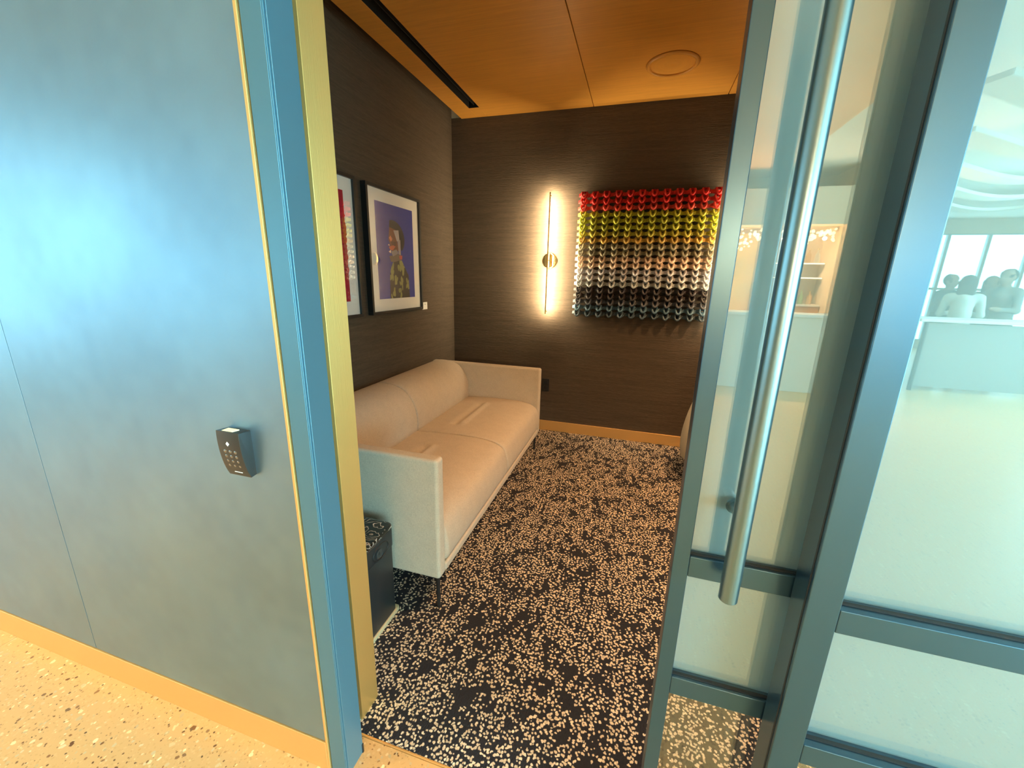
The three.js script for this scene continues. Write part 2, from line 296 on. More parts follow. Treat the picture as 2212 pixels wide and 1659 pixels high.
// ---------------------------------------------------------------- keypad
{
  const t = thing('keypad_reader', 'small black access keypad with round keys on the metal panel wall', 'keypad', [-0.938, 0.992, ZF]);
  const W = 0.074, Hh = 0.122, s = new THREE.Shape();
  s.moveTo(0, 0.002); s.lineTo(0.014, 0); s.bezierCurveTo(0.028, 0.03, 0.034, 0.085, 0.031, Hh); s.lineTo(0, Hh - 0.003); s.closePath();
  const g = new THREE.ExtrudeGeometry(s, { depth: W - 0.004, bevelEnabled: true, bevelSize: 0.002, bevelThickness: 0.002, bevelSegments: 3, curveSegments: 20 });
  g.rotateY(-Math.PI / 2); g.translate((W - 0.004) / 2, 0, 0);
  part('body', toCreasedNormals(g, 0.5), S({ color: lin(0.035, 0.033, 0.032), roughness: 0.35, metalness: 0.2 }), t);
  const depth = (y) => { const u = y / Hh; return 3 * 0.028 * u * (1 - u) ** 2 * 0.95 + 3 * 0.034 * u * u * (1 - u) + 0.031 * u ** 3 + 0.014 * (1 - u) ** 3; };
  const keyMat = S({ color: lin(0.3, 0.3, 0.3), roughness: 0.18, metalness: 0.9 }), kg = new THREE.SphereGeometry(0.0052, 16, 8, 0, 6.2832, 0, 1.3).rotateX(Math.PI / 2).scale(1, 1, 0.6);
  for (let r = 0; r < 4; r++) for (let c = 0; c < 3; c++) { const y = 0.071 - r * 0.0135, k = part('key', kg, keyMat, t); k.position.set(-0.0165 + c * 0.0165, y, depth(y) + 0.0012); k.rotation.x = 0.12; }
  const white = S({ color: lin(0.9, 0.9, 0.9), roughness: 0.5, emissive: lin(1, 1, 1), emissiveIntensity: 0.35 });
  const dm = part('status_light', new THREE.CylinderGeometry(0.0062, 0.0062, 0.0012, 4).rotateX(Math.PI / 2).scale(0.86, 1, 1), white, t, 'white diamond'); dm.position.set(-0.003, 0.092, depth(0.092) + 0.0022);
  const br = part('maker_mark', new RoundedBoxGeometry(0.026, 0.0042, 0.001, 1, 0.0004), flat(0.85, 0.85, 0.85), t, 'small white mark'); br.position.set(0.003, 0.0115, depth(0.0115) + 0.0028); br.rotation.x = -0.42;
  part('pale_top_bar', bx(-0.022, 0.014, Hh - 0.0005, Hh + 0.0026, 0.010, 0.029, 0.0008), S({ color: lin(0.95, 0.9, 0.6), roughness: 0.4, emissive: lin(1, 0.93, 0.55), emissiveIntensity: 0.5 }), t, 'pale yellow bar on top');  // pale yellow bar on the top face, slightly emissive
}

// ---------------------------------------------------------------- sofa
// puffy cushion: a closed x-y profile swept along z, drawn in at both ends
function cushion(profile, z0, z1, r, nz = 44, bump) {
  const P = profile.length, rows = [], zs = [], cen = profile.reduce((a, p) => [a[0] + p[0] / P, a[1] + p[1] / P], [0, 0]);
  for (let k = 0; k <= 9; k++) { const a = k / 9 * Math.PI / 2; zs.push([r * (1 - Math.cos(a)) , r * (1 - Math.sin(a))]); }
  const L = Math.abs(z1 - z0), sgn = Math.sign(z1 - z0), all = [];
  zs.forEach(([d, i]) => all.push([d, i]));
  for (let k = 1; k < nz; k++) all.push([r + (L - 2 * r) * k / nz, 0]);
  [...zs].reverse().forEach(([d, i]) => all.push([L - d, i]));
  const nrm = profile.map((p, i) => { const a = profile[(i + P - 1) % P], b = profile[(i + 1) % P]; let nx = b[1] - a[1], ny = -(b[0] - a[0]); const l = Math.hypot(nx, ny) || 1; nx /= l; ny /= l; if ((p[0] - cen[0]) * nx + (p[1] - cen[1]) * ny < 0) { nx = -nx; ny = -ny; } return [nx, ny]; });
  const pos = [], uv = [], idx = [];
  const arc = [0]; for (let i = 1; i <= P; i++) { const a = profile[i - 1], b = profile[i % P]; arc.push(arc[i - 1] + Math.hypot(a[0] - b[0], a[1] - b[1])); }
  all.forEach(([d, ins]) => { for (let i = 0; i <= P; i++) { const p = profile[i % P], n = nrm[i % P]; let x = p[0] - n[0] * ins, y = p[1] - n[1] * ins; const z = z0 + sgn * d; if (bump) y += bump(x, y, z); pos.push(x, y, z); uv.push(arc[i], z); } });
  const W = P + 1;
  for (let j = 0; j + 1 < all.length; j++) for (let i = 0; i < P; i++) { const a = j * W + i, b = a + 1, c = a + W, e = c + 1; idx.push(a, b, c, b, e, c); }
  for (const [j, flip] of [[0, 1], [all.length - 1, 0]]) { const ci = pos.length / 3, z = z0 + sgn * all[j][0]; pos.push(cen[0], cen[1], z); uv.push(cen[0], cen[1]); const st = pos.length / 3; for (let i = 0; i <= P; i++) { const q = (j * W + i) * 3; pos.push(pos[q], pos[q + 1], pos[q + 2]); uv.push(pos[q], pos[q + 1]); } for (let i = 0; i < P; i++) flip ? idx.push(ci, st + i + 1, st + i) : idx.push(ci, st + i, st + i + 1); }
  const g = new THREE.BufferGeometry(); g.setAttribute('position', new THREE.Float32BufferAttribute(pos, 3)); g.setAttribute('uv', new THREE.Float32BufferAttribute(uv, 2)); g.setIndex(idx);
  const vol = (() => { let v = 0; for (let i = 0; i < idx.length; i += 3) { const [a, b, c] = [idx[i] * 3, idx[i + 1] * 3, idx[i + 2] * 3]; v += pos[a] * (pos[b + 1] * pos[c + 2] - pos[b + 2] * pos[c + 1]) - pos[a + 1] * (pos[b] * pos[c + 2] - pos[b + 2] * pos[c]) + pos[a + 2] * (pos[b] * pos[c + 1] - pos[b + 1] * pos[c]); } return v; })();
  if (vol < 0) { for (let i = 0; i < idx.length; i += 3) [idx[i], idx[i + 1]] = [idx[i + 1], idx[i]]; g.setIndex(idx); }
  g.computeVertexNormals(); return g;
}
const spline = (pts, n, closed = true) => new THREE.CatmullRomCurve3(pts.map(([x, y]) => new THREE.Vector3(x, y, 0)), closed, 'centripetal').getSpacedPoints(n).slice(0, closed ? n : n + 1).map((p) => [p.x, p.y]);
{
  const ox = -1.24, oz = -2.38, t = thing('sofa', 'two seat beige fabric sofa on thin black legs under the pictures', 'sofa', [ox, 0.004, oz]);
  const g0 = (g) => g.translate(-ox, -0.004, -oz), XF = -0.737, XB = -1.752, Z0 = -1.402, Z1 = -3.362, T = 0.066;
  const fab = (n, g) => part(n, g0(g), M.fabric, t);
  fab('arm', uvMetres(bx(XB, XF, 0.166, 0.752, Z0 - T, Z0, 0.017, 4)));
  fab('arm', uvMetres(bx(XB, XF, 0.166, 0.752, Z1, Z1 + T, 0.017, 4)));
  fab('back_panel', uvMetres(bx(XB, XB + 0.06, 0.166, 0.74, Z1 + T - 0.002, Z0 - T + 0.002, 0.015, 3)));
  fab('base_rail', uvMetres(bx(XB + 0.03, XF + 0.002, 0.168, 0.212, Z1 + T - 0.002, Z0 - T + 0.002, 0.012, 3)));
  const seat = spline([[-1.45, 0.225], [-1.45, 0.438], [-1.38, 0.447], [-1.2, 0.457], [-1.0, 0.46], [-0.88, 0.453], [-0.8, 0.434], [-0.752, 0.4], [-0.733, 0.345], [-0.727, 0.285], [-0.733, 0.235], [-0.76, 0.216], [-1.0, 0.214], [-1.3, 0.214]], 110);
  const mid = (Z0 + Z1) / 2, zi0 = Z0 - T, zi1 = Z1 + T;
  // a sewn pleat runs along the middle of each seat
  const pleat = (za, zb) => (x, y, z) => { if (y < 0.4) return 0; const m = clamp((z - zb) / 0.05, 0, 1) * clamp((za - z) / 0.05, 0, 1), d = (x + 1.15) / 0.022; return m * (0.016 * Math.exp(-d * d) - 0.014 * Math.exp(-(((x + 1.195) / 0.03) ** 2))); };
  fab('seat_cushion', cushion(seat, zi0, mid + 0.003, 0.018, 60, pleat(-1.62, -2.18)));
  fab('seat_cushion', cushion(seat, mid - 0.003, zi1, 0.018, 60, pleat(-2.54, -3.14)));
  const back = spline([[-1.70, 0.43], [-1.40, 0.432], [-1.388, 0.48], [-1.389, 0.54], [-1.398, 0.6], [-1.425, 0.665], [-1.475, 0.725], [-1.54, 0.757], [-1.62, 0.768], [-1.70, 0.76], [-1.742, 0.735], [-1.745, 0.6]], 100);
  fab('back_cushion', cushion(back, zi0, mid + 0.003, 0.015));
  fab('back_cushion', cushion(back, mid - 0.003, zi1, 0.015));
  const leg = () => merge([cyl(0.0085, 0.166, 16, 0.01).translate(0, 0.083, 0), cyl(0.011, 0.006, 16).translate(0, 0.003, 0)]);
  for (const [x, z] of [[-0.758, -1.425], [-0.772, -3.335], [-1.7, -1.425], [-1.7, -3.335]]) part('leg', leg().translate(x - ox, -0.002, z - oz), M.black, t);
}

// ---------------------------------------------------------------- bin
{
  const t = thing('waste_bin', 'black box shaped bin with a glossy marbled top between brass reveal and sofa', 'bin', [-1.08, 0.004, -1.19]);
  const rr2 = (w, d, r) => { const s = new THREE.Shape(); s.moveTo(-w / 2 + r, -d / 2); s.lineTo(w / 2 - r, -d / 2); s.absarc(w / 2 - r, -d / 2 + r, r, -Math.PI / 2, 0); s.lineTo(w / 2, d / 2 - r); s.absarc(w / 2 - r, d / 2 - r, r, 0, Math.PI / 2); s.lineTo(-w / 2 + r, d / 2); s.absarc(-w / 2 + r, d / 2 - r, r, Math.PI / 2, Math.PI); s.lineTo(-w / 2, -d / 2 + r); s.absarc(-w / 2 + r, -d / 2 + r, r, Math.PI, Math.PI * 1.5); return s; };
  const ex = (w, d, r, h, b) => { const g = new THREE.ExtrudeGeometry(rr2(w - 2 * b, d - 2 * b, Math.max(r - b, 0.002)), { depth: h - 2 * b, bevelEnabled: true, bevelSize: b, bevelThickness: b, bevelSegments: 3, curveSegments: 8 }); g.rotateX(-Math.PI / 2); g.translate(0, b, 0); return uvMetres(toCreasedNormals(g, 0.6)); };
  part('base', ex(0.318, 0.33, 0.01, 0.02, 0.002), flat(0.62, 0.5, 0.3, 0.5), t, 'pale strip round the foot');
  part('body', ex(0.306, 0.296, 0.014, 0.35, 0.003).translate(0, 0.02, 0), M.binBody, t);
  part('collar', ex(0.316, 0.318, 0.03, 0.085, 0.006).translate(0, 0.352, 0), M.binBody, t);
  part('top', ex(0.316, 0.318, 0.03, 0.022, 0.009).translate(0, 0.434, 0), M.marble, t, 'black and white marbled top');
  // oval grip on the side with a round emblem
  const ov = new THREE.TorusGeometry(0.052, 0.004, 8, 48).scale(1, 0.62, 0.7).rotateY(Math.PI / 2).translate(0.158, 0.385, -0.055);
  part('grip_ring', ov, M.black, t);
  part('emblem', merge([cyl(0.021, 0.004, 28).rotateZ(Math.PI / 2).translate(0.158, 0.382, -0.042), new THREE.TorusGeometry(0.02, 0.0014, 6, 32).rotateY(Math.PI / 2).translate(0.1605, 0.382, -0.042), bx(0.1595, 0.161, 0.378, 0.386, -0.046, -0.0445, 0), bx(0.1595, 0.161, 0.374, 0.39, -0.0425, -0.041, 0), bx(0.1595, 0.161, 0.378, 0.386, -0.039, -0.0375, 0)]), S({ color: lin(0.06, 0.07, 0.075), roughness: 0.3, metalness: 0.5 }), t, 'small round emblem');
}

// ---------------------------------------------------------------- tub armchair behind the door
{
  const t = thing('armchair', 'cream tub armchair on black legs beside the sliding door', 'chair', [0.80, 0.004, -3.22]);
  // shell: plan is a horseshoe open towards the sofa/front; height falls to the arms
  const N = 64, pos = [], idx = [], rows = 10, R0 = 0.39, R1 = 0.30;
  const prof = (a) => { const f = (1 + Math.cos(a)) / 2; return 0.52 + 0.21 * f; };
  for (let i = 0; i <= N; i++) {
    const a = -2.35 + 4.7 * i / N, h = prof(a), ring = [];
    const yb = 0.19; const M2 = 9;
    for (let k = 0; k <= M2; k++) { const s = k / M2; ring.push([R0 - 0.02 * (1 - s) ** 6 - 0.085 * s * s, yb + (h - 0.045 - yb) * s]); }
    for (let k = 1; k <= 8; k++) { const b = k / 8 * Math.PI; ring.push([R0 - 0.13 + 0.045 * Math.cos(b), h - 0.045 + 0.045 * Math.sin(b)]); }
    for (let k = 1; k <= M2; k++) { const s = 1 - k / M2; ring.push([R0 - 0.175 + 0.07 * (1 - s), yb + (h - 0.045 - yb) * s]); }
    for (const [r, y] of ring) pos.push(Math.sin(a) * r, y, -Math.cos(a) * r);
  }
  const W = pos.length / 3 / (N + 1);
  for (let i = 0; i < N; i++) for (let k = 0; k < W; k++) { const a = i * W + k, b = i * W + (k + 1) % W, c = a + W, d = b + W; idx.push(a, b, c, b, d, c); }
  for (const i of [0, N]) { const st = i * W; for (let k = 1; k + 1 < W; k++) i ? idx.push(st, st + k, st + k + 1) : idx.push(st, st + k + 1, st + k); }
  const g = new THREE.BufferGeometry(); g.setAttribute('position', new THREE.Float32BufferAttribute(pos, 3)); g.setIndex(idx); g.computeVertexNormals();
  const shell = part('shell', uvMetres(toCreasedNormals(g, 0.9)), M.boucle, t);
  const seat = part('seat', uvMetres(lathe([[0, 0.22], [0.27, 0.22], [0.292, 0.25], [0.296, 0.36], [0.28, 0.41], [0.22, 0.428], [0, 0.432]], 48)), M.boucle, t);
  const base = part('base', uvMetres(lathe([[0, 0.18], [0.30, 0.18], [0.335, 0.19], [0.335, 0.215], [0, 0.222]], 48)), M.boucle, t);
  for (const a of [0.75, 2.35, 3.93, 5.5]) part('leg', merge([cyl(0.012, 0.186, 14, 0.016)]).translate(Math.sin(a) * 0.31, 0.093, Math.cos(a) * 0.31), M.black, t);
  t.rotation.y = 1.05;
}

// ---------------------------------------------------------------- wall lamps
function sconce(x, label) {
  const t = thing('wall_lamp', label, 'lamp', [x, 1.655, ZB], 'brass rod wall lamps on the back wall');
  part('wall_plate', lathe([[0, 0.014], [0.06, 0.014], [0.067, 0.011], [0.069, 0.006], [0.069, 0.0]], 56).rotateX(Math.PI / 2), M.brassShine, t);
  part('bracket', new THREE.CapsuleGeometry(0.02, 0.096, 8, 24).translate(0, 0, 0.036), M.brassShine, t);
  part('arm', cyl(0.006, 0.06, 14).rotateX(Math.PI / 2).translate(0, 0, 0.072), M.brassShine, t);
  const rod = part('rod', bx(-0.0045, 0.0045, -0.475, 0.563, 0.098, 0.111, 0.0012), M.brass, t);
  for (const y of [-0.452, 0.535]) part('pin', cyl(0.0045, 0.01, 12).rotateZ(Math.PI / 2).translate(0.007, y, 0.1), M.brassShine, rod);
  part('light_strip', bx(-0.004, 0.004, -0.47, 0.558, 0.0955, 0.0982, 0), M.led, t, 'glowing strip along the back of the rod');
  for (const k of [-1, 1]) areaLight('wall_lamp_light', lin(1.0, 0.79, 0.47), 640, 0.011, 1.03, [x + k * 0.004, 1.655 + 0.044, ZB + 0.094], [x + k * 0.094, 1.699, ZB + 0.01]);
}
sconce(-0.812, 'slim brass rod wall lamp glowing on the dark wall left of the woven relief');
sconce(0.812, 'slim brass rod wall lamp behind the frosted sliding door');

// ---------------------------------------------------------------- woven relief of coloured links
{
  const t = thing('wall_relief', 'rainbow coloured relief of interlocking links hung beside the brass lamp', 'wall art', [0, 1.2, ZB]);
  const PX = 0.0955, PY = 0.0525, COLS = 12, ROWS = 20, X0 = -0.525;
  const rows = [[0.62, 0.02, 0.02], [0.66, 0.025, 0.02], [0.72, 0.07, 0.045], [0.55, 0.56, 0.04], [0.52, 0.55, 0.045], [0.50, 0.52, 0.05], [0.52, 0.47, 0.06], [0.68, 0.46, 0.11], [0.40, 0.37, 0.24], [0.36, 0.33, 0.22], [0.72, 0.55, 0.40], [0.78, 0.63, 0.50], [0.56, 0.57, 0.62], [0.60, 0.61, 0.64], [0.46, 0.50, 0.51], [0.035, 0.03, 0.034], [0.03, 0.024, 0.024], [0.07, 0.08, 0.1], [0.07, 0.15, 0.22], [0.045, 0.08, 0.11]];
  // a link: band that narrows halfway to its neighbours, bowed forward at the knot, with a slot; a hooked loop hangs in front
  const make = (v) => {
    const s = new THREE.Shape(), n = 18, hh = (u) => 0.0275 - 0.0155 * Math.pow(Math.cos(Math.PI * (Math.abs(u) - 0.5) * 0.9), 2.2);
    for (let i = 0; i <= n; i++) { const u = -0.5 + i / n; i ? s.lineTo(u * PX, hh(u)) : s.moveTo(u * PX, hh(u)); }
    for (let i = n; i >= 0; i--) { const u = -0.5 + i / n; s.lineTo(u * PX, -hh(u)); }
    s.closePath();
    const h = new THREE.Path(); h.absellipse(0, 0.006, 0.0085, 0.0062, 0, Math.PI * 2); s.holes.push(h);
    const g = new THREE.ExtrudeGeometry(s, { depth: 0.009, bevelEnabled: true, bevelSize: 0.0014, bevelThickness: 0.0014, bevelSegments: 1, curveSegments: 6 });
    const p = g.attributes.position;
    for (let i = 0; i < p.count; i++) { const u = p.getX(i) / PX; p.setZ(i, p.getZ(i) + 0.026 * Math.pow(Math.cos(Math.PI * clamp(u, -0.5, 0.5)), 2) - p.getY(i) * 0.15); }
    // loop
    const c = new THREE.CatmullRomCurve3([[-0.019, 0.021, 0.026], [-0.0195, 0.004, 0.043], [-0.0125, -0.015, 0.052], [0, -0.024 - v * 0.002, 0.054], [0.0125, -0.015, 0.052], [0.0195, 0.004, 0.043], [0.019, 0.021, 0.026]].map((q) => new THREE.Vector3(...q)));
    const tube = new THREE.TubeGeometry(c, 18, 0.0094, 7, false);
    return toCreasedNormals(merge([g, tube]), 0.7);
  };
  const geos = [make(0), make(1)];
  seed = 99;
  rows.forEach((c, r) => {
    const mats = [0.86, 1, 1.14].map((k) => PH({ color: lin(c[0] * k, c[1] * k, c[2] * k), roughness: 0.55, clearcoat: 0.08, clearcoatRoughness: 0.4 }));
    for (let i = 0; i < COLS; i++) {
      const m = part('link', geos[(i + r) % 2], mats[rnd() * 3 | 0], t);
      m.position.set(X0 + i * PX + rr(-0.002, 0.002), 1.0 - r * PY + rr(-0.0015, 0.0015) - 0.004, 0.016 + rr(0, 0.004));
      m.rotation.z = rr(-0.03, 0.03);
    }
  });
  part('hanging_rail', merge([bx(-0.5, 0.5, 0.93, 0.95, 0, 0.014, 0.001), bx(-0.5, 0.5, 0.1, 0.12, 0, 0.014, 0.001)]), M.blackMatte, t);
}

// ---------------------------------------------------------------- framed prints on the picture wall
const portrait = canvasTex(720, 960, (g, W, H) => {
  // flat cut-paper profile on a blue ground
  g.fillStyle = rgb(44, 56, 160); g.fillRect(0, 0, W, H);
  seed = 5; for (let i = 0; i < 5000; i++) { g.fillStyle = `rgba(${rnd() < 0.5 ? '70,80,170' : '40,48,128'},0.25)`; g.fillRect(rnd() * W, rnd() * H, 3, 3); }
  const poly = (c, pts) => { g.fillStyle = c; g.beginPath(); pts.forEach(([x, y], i) => (i ? g.lineTo(x * W, y * H) : g.moveTo(x * W, y * H))); g.closePath(); g.fill(); };
  // bust in a patterned jacket
  g.fillStyle = rgb(58, 54, 42); g.beginPath(); g.moveTo(0.28 * W, H); g.lineTo(0.29 * W, 0.80 * H); g.quadraticCurveTo(0.30 * W, 0.66 * H, 0.42 * W, 0.585 * H); g.lineTo(0.64 * W, 0.575 * H); g.quadraticCurveTo(0.72 * W, 0.66 * H, 0.82 * W, 0.74 * H); g.lineTo(0.84 * W, H); g.closePath(); g.fill(); g.save(); g.clip();
  seed = 17; for (let i = 0; i < 11; i++) { const x = rr(0.3, 0.84) * W, y = rr(0.62, 0.99) * H; g.fillStyle = rgb(150, 152, 92); for (let k = 0; k < 5; k++) { g.beginPath(); g.ellipse(x + rr(-34, 34), y + rr(-52, 52), rr(12, 24), rr(22, 48), rr(-0.6, 0.6), 0, 7); g.fill(); } }
  g.restore();
  poly(rgb(120, 104, 96), [[0.30, 0.54], [0.62, 0.50], [0.64, 0.57], [0.42, 0.60], [0.34, 0.60]]);
  // head and cap of hair
  g.fillStyle = rgb(50, 46, 48); g.beginPath(); g.moveTo(0.33 * W, 0.235 * H); g.lineTo(0.345 * W, 0.165 * H); g.bezierCurveTo(0.5 * W, 0.13 * H, 0.72 * W, 0.2 * H, 0.74 * W, 0.34 * H); g.bezierCurveTo(0.74 * W, 0.42 * H, 0.68 * W, 0.46 * H, 0.64 * W, 0.47 * H); g.lineTo(0.5 * W, 0.3 * H); g.closePath(); g.fill();
  poly(rgb(120, 74, 52), [[0.335, 0.235], [0.5, 0.25], [0.56, 0.47], [0.44, 0.52], [0.34, 0.46], [0.33, 0.40], [0.3, 0.37]]);
  poly(rgb(188, 178, 182), [[0.44, 0.26], [0.58, 0.25], [0.60, 0.38], [0.52, 0.37]]);
  poly(rgb(168, 156, 158), [[0.54, 0.37], [0.62, 0.35], [0.62, 0.52], [0.56, 0.51]]);
  poly(rgb(92, 58, 46), [[0.36, 0.385], [0.5, 0.375], [0.49, 0.42], [0.40, 0.44]]);
  poly(rgb(206, 124, 92), [[0.315, 0.345], [0.36, 0.32], [0.40, 0.36], [0.36, 0.385]]);
  poly(rgb(236, 206, 188), [[0.37, 0.33], [0.42, 0.36], [0.40, 0.345]]);
  poly(rgb(196, 102, 74), [[0.30, 0.44], [0.42, 0.42], [0.48, 0.43], [0.40, 0.475], [0.33, 0.47]]);
  poly(rgb(232, 190, 164), [[0.28, 0.425], [0.31, 0.41], [0.33, 0.43]]);
  poly(rgb(240, 212, 190), [[0.29, 0.49], [0.36, 0.47], [0.34, 0.51]]);
  poly(rgb(150, 144, 150), [[0.35, 0.49], [0.5, 0.46], [0.56, 0.5], [0.4, 0.54]]);
  poly(rgb(196, 92, 84), [[0.57, 0.525], [0.66, 0.52], [0.65, 0.565], [0.58, 0.565]]);
});
const redPrint = canvasTex(720, 960, (g, W, H) => {
  g.fillStyle = rgb(176, 8, 52); g.fillRect(0, 0, W, H);
  seed = 11; for (let i = 0; i < 900; i++) { const x = W * (0.78 + 0.22 * rnd()), y = H * (0.3 + 0.5 * rnd()); g.fillStyle = rnd() < 0.5 ? rgb(196, 30, 30) : rgb(150, 10, 34); g.beginPath(); g.ellipse(x, y, rr(2, 8), rr(2, 8), 0, 0, 7); g.fill(); }
});
function framed(label, zc, tex, y0 = 1.222, y1 = 2.08) {
  const hw = 0.349, t = thing('framed_print', label, 'picture', [XL, y0, zc], 'framed prints over the sofa');
  const h = y1 - y0, fw = 0.02, D = 0.042, b = (...a) => bx(...a);
  const fr = part('frame', merge([b(0, D, 0, fw, -hw, hw, 0.0015), b(0, D, h - fw, h, -hw, hw, 0.0015), b(0, D, fw, h - fw, -hw, -hw + fw, 0.0015), b(0, D, fw, h - fw, hw - fw, hw, 0.0015)]), M.black, t);
  part('mat_board', b(0.004, 0.026, fw, h - fw, -hw + fw, hw - fw, 0), M.paper, t);
  const pw = 0.488, ph = 0.655, pg = new THREE.PlaneGeometry(pw, ph).rotateY(Math.PI / 2); pg.translate(0.0268, h / 2 + 0.004, 0.0);
  part('print', pg, S({ map: tex, roughness: 0.7 }), t);
  part('glazing', new THREE.PlaneGeometry(2 * (hw - fw), h - 2 * fw).rotateY(Math.PI / 2).translate(0.033, h / 2, 0), M.pictureGlass, t, 'clear picture glass');
  return t;
}
framed('framed collage portrait in profile on blue, hung next to the room corner', -2.797, portrait);
{
  // the print on this sheet is red to one edge, with a torn border
  const t = framed('framed magenta red print partly behind the brass reveal', -1.996, redPrint);
  const s = new THREE.Shape(); seed = 31; s.moveTo(0, 0); const pts = [];
  for (let i = 0; i <= 60; i++) { const y = i / 60, k = y > 0.28 && y < 0.82 ? rr(-0.004, 0.012) : 0; pts.push([k, y * 0.655]); }
  pts.forEach(([a, y]) => s.lineTo(a, y)); s.lineTo(-0.01, 0.655); s.lineTo(-0.01, 0); s.closePath();
  const g = new THREE.ShapeGeometry(s).rotateY(Math.PI / 2).translate(0.0272, 0.429 + 0.004 - 0.3275, -0.2425);
  part('torn_edge', uvMetres(g), flat(0.48, 0.02, 0.025, 0.7), t);
}
{
  const t = thing('label_card', 'small white caption card on the wall beside the blue portrait', 'card', [XL, 1.211, -3.245]);
  part('card', bx(0, 0.004, 0, 0.062, -0.042, 0.042, 0.0008), M.paper, t);
  part('caption', merge([bx(0.004, 0.0043, 0.045, 0.048, -0.016, 0.012, 0), bx(0.004, 0.0043, 0.039, 0.041, -0.016, 0.004, 0)]), flat(0.25, 0.25, 0.25), t, 'tiny grey print');
}
{
  const t = thing('power_outlet', 'black power outlet plate low on the back wall beside the sofa arm', 'outlet', [-0.80, 0.412, ZB]);
  part('plate', bx(-0.036, 0.036, 0, 0.126, 0, 0.007, 0.003, 2), M.black, t);
  for (const y of [0.036, 0.09]) { const s = part('socket', bx(-0.016, 0.016, y - 0.014, y + 0.014, 0.006, 0.009, 0.002), M.blackMatte, t); part('slot', merge([bx(-0.007, -0.005, y - 0.005, y + 0.005, 0.0088, 0.0094, 0), bx(0.005, 0.007, y - 0.005, y + 0.005, 0.0088, 0.0094, 0)]), M.seal, s); }
}

// ---------------------------------------------------------------- unseen lamps set in the ceilings
function unseen_downlight(x, y, z, color, cd, angle, label, group) {
  const t = thing('unseen_downlight', label, 'lamp', [x, y, z], group);
  part('trim', lathe([[0.042, 0.01], [0.042, -0.002], [0.056, -0.004], [0.058, 0]], 32), M.hallWhite, t);
  part('lamp_face', lathe([[0, 0.004], [0.042, 0.004]], 24), M.lampGlow, t);
  const l = new THREE.SpotLight(color, cd, 0, angle, 0.7, 2); l.name = 'unseen_downlight_light'; l.position.set(x, y - 0.006, z); l.target.position.set(x, 0, z); l.castShadow = true; l.shadow.radius = 2.2; scene.add(l, l.target);
}
unseen_downlight(0.52, YC, -1.9, ROOM, 22, 1.05, 'unseen small round recessed lamp in the veneered ceiling, lighting the sofa', 'unseen recessed lamps of the small room');  // out of view behind the frosted door, placed to light the sofa
unseen_downlight(0.95, YC, -2.9, ROOM, 20, 1.05, 'unseen small round recessed lamp in the veneered ceiling, lighting the sofa', 'unseen recessed lamps of the small room');

// ---------------------------------------------------------------- the hall behind the camera, seen in glass and metal
structMesh('ceiling_hall', uvMetres(bx(-HALL_X, 9.3, HALL_Y, HALL_Y + 0.1, ZF - 0.02, HALL_Z, 0)), M.hallWhite, 'cream ceiling of the hall');
structMesh('wall_hall_far', wallWithOpening(-HALL_X, 9.3, 0, HALL_Y, [[4.6, 9.15, 0.2, 2.72]], HALL_Z, HALL_Z + 0.1, 'z'), M.hallPaint, 'warm painted far wall of the hall');
structMesh('wall_hall_east', wallWithOpening(ZF - 0.24, 7.0, 0, HALL_Y, [[-0.4, 6.6, 0.2, 2.8]], 6.2, 6.3, 'x'), M.hallPaint, 'unseen end wall of the hall with tall windows');
structMesh('wall_hall_return', merge([bx(6.3, 9.3, 0, HALL_Y, 6.9, 7.0, 0), bx(9.2, 9.3, 0, HALL_Y, 7.0, HALL_Z, 0)]), M.hallPaint, 'unseen warm painted return wall of the hall');
structMesh('wall_hall_west', wallWithOpening(ZF - 0.24, HALL_Z + 0.1, 0, HALL_Y, [[0.3, 9.1, 0.3, 3.0]], -HALL_X - 0.1, -HALL_X, 'x'), M.hallPaint, 'unseen end wall of the hall with a wide window');
function glazing(n, axis, at, u0, u1, v0, v1, nu, label) {
  const w = struct('window_' + n, label), B = (a, b, c, d, e, f) => (axis === 'z' ? bx(a, b, c, d, at + e, at + f, 0.003) : bx(at + e, at + f, c, d, a, b, 0.003));
  const fm = flat(0.42, 0.46, 0.46, 0.5);
  for (let i = 0; i <= nu; i++) { const u = u0 + (u1 - u0) * i / nu; part('mullion', B(u - 0.03, u + 0.03, v0, v1, 0, 0.08), fm, w); }
  for (const v of [v0, v0 + (v1 - v0) * 0.5, v1]) part('transom', B(u0, u1, v - 0.025, v + 0.025, 0.005, 0.075), fm, w);
  for (let i = 0; i < nu; i++) { const a = u0 + (u1 - u0) * i / nu, b = u0 + (u1 - u0) * (i + 1) / nu; part('pane', B(a + 0.03, b - 0.03, v0, v1, 0.037, 0.043), M.glass, w); }
}
glazing(2, 'z', HALL_Z, 4.6, 9.15, 0.2, 2.72, 6, 'bright window behind the group of people, mirrored in the fixed glass');
glazing(3, 'x', 6.2, -0.4, 6.6, 0.2, 2.8, 7, 'unseen tall windows at the end of the hall');  // out of view; wall and windows set for daylight grazing the facade
glazing(4, 'x', -HALL_X - 0.1, 0.3, 9.1, 0.3, 3.0, 6, 'unseen wide window giving the metal panel wall its sheen');
structMesh('unseen_ceiling_panel', uvMetres(bx(-0.6, 1.75, HALL_Y - 0.05, HALL_Y - 0.001, 0.2, 5.2, 0.003)), flat(0.86, 0.46, 0.22, 0.6), 'unseen warm toned ceiling panel before the bar');  // out of view, placed for the orange tone reflected in the sliding door
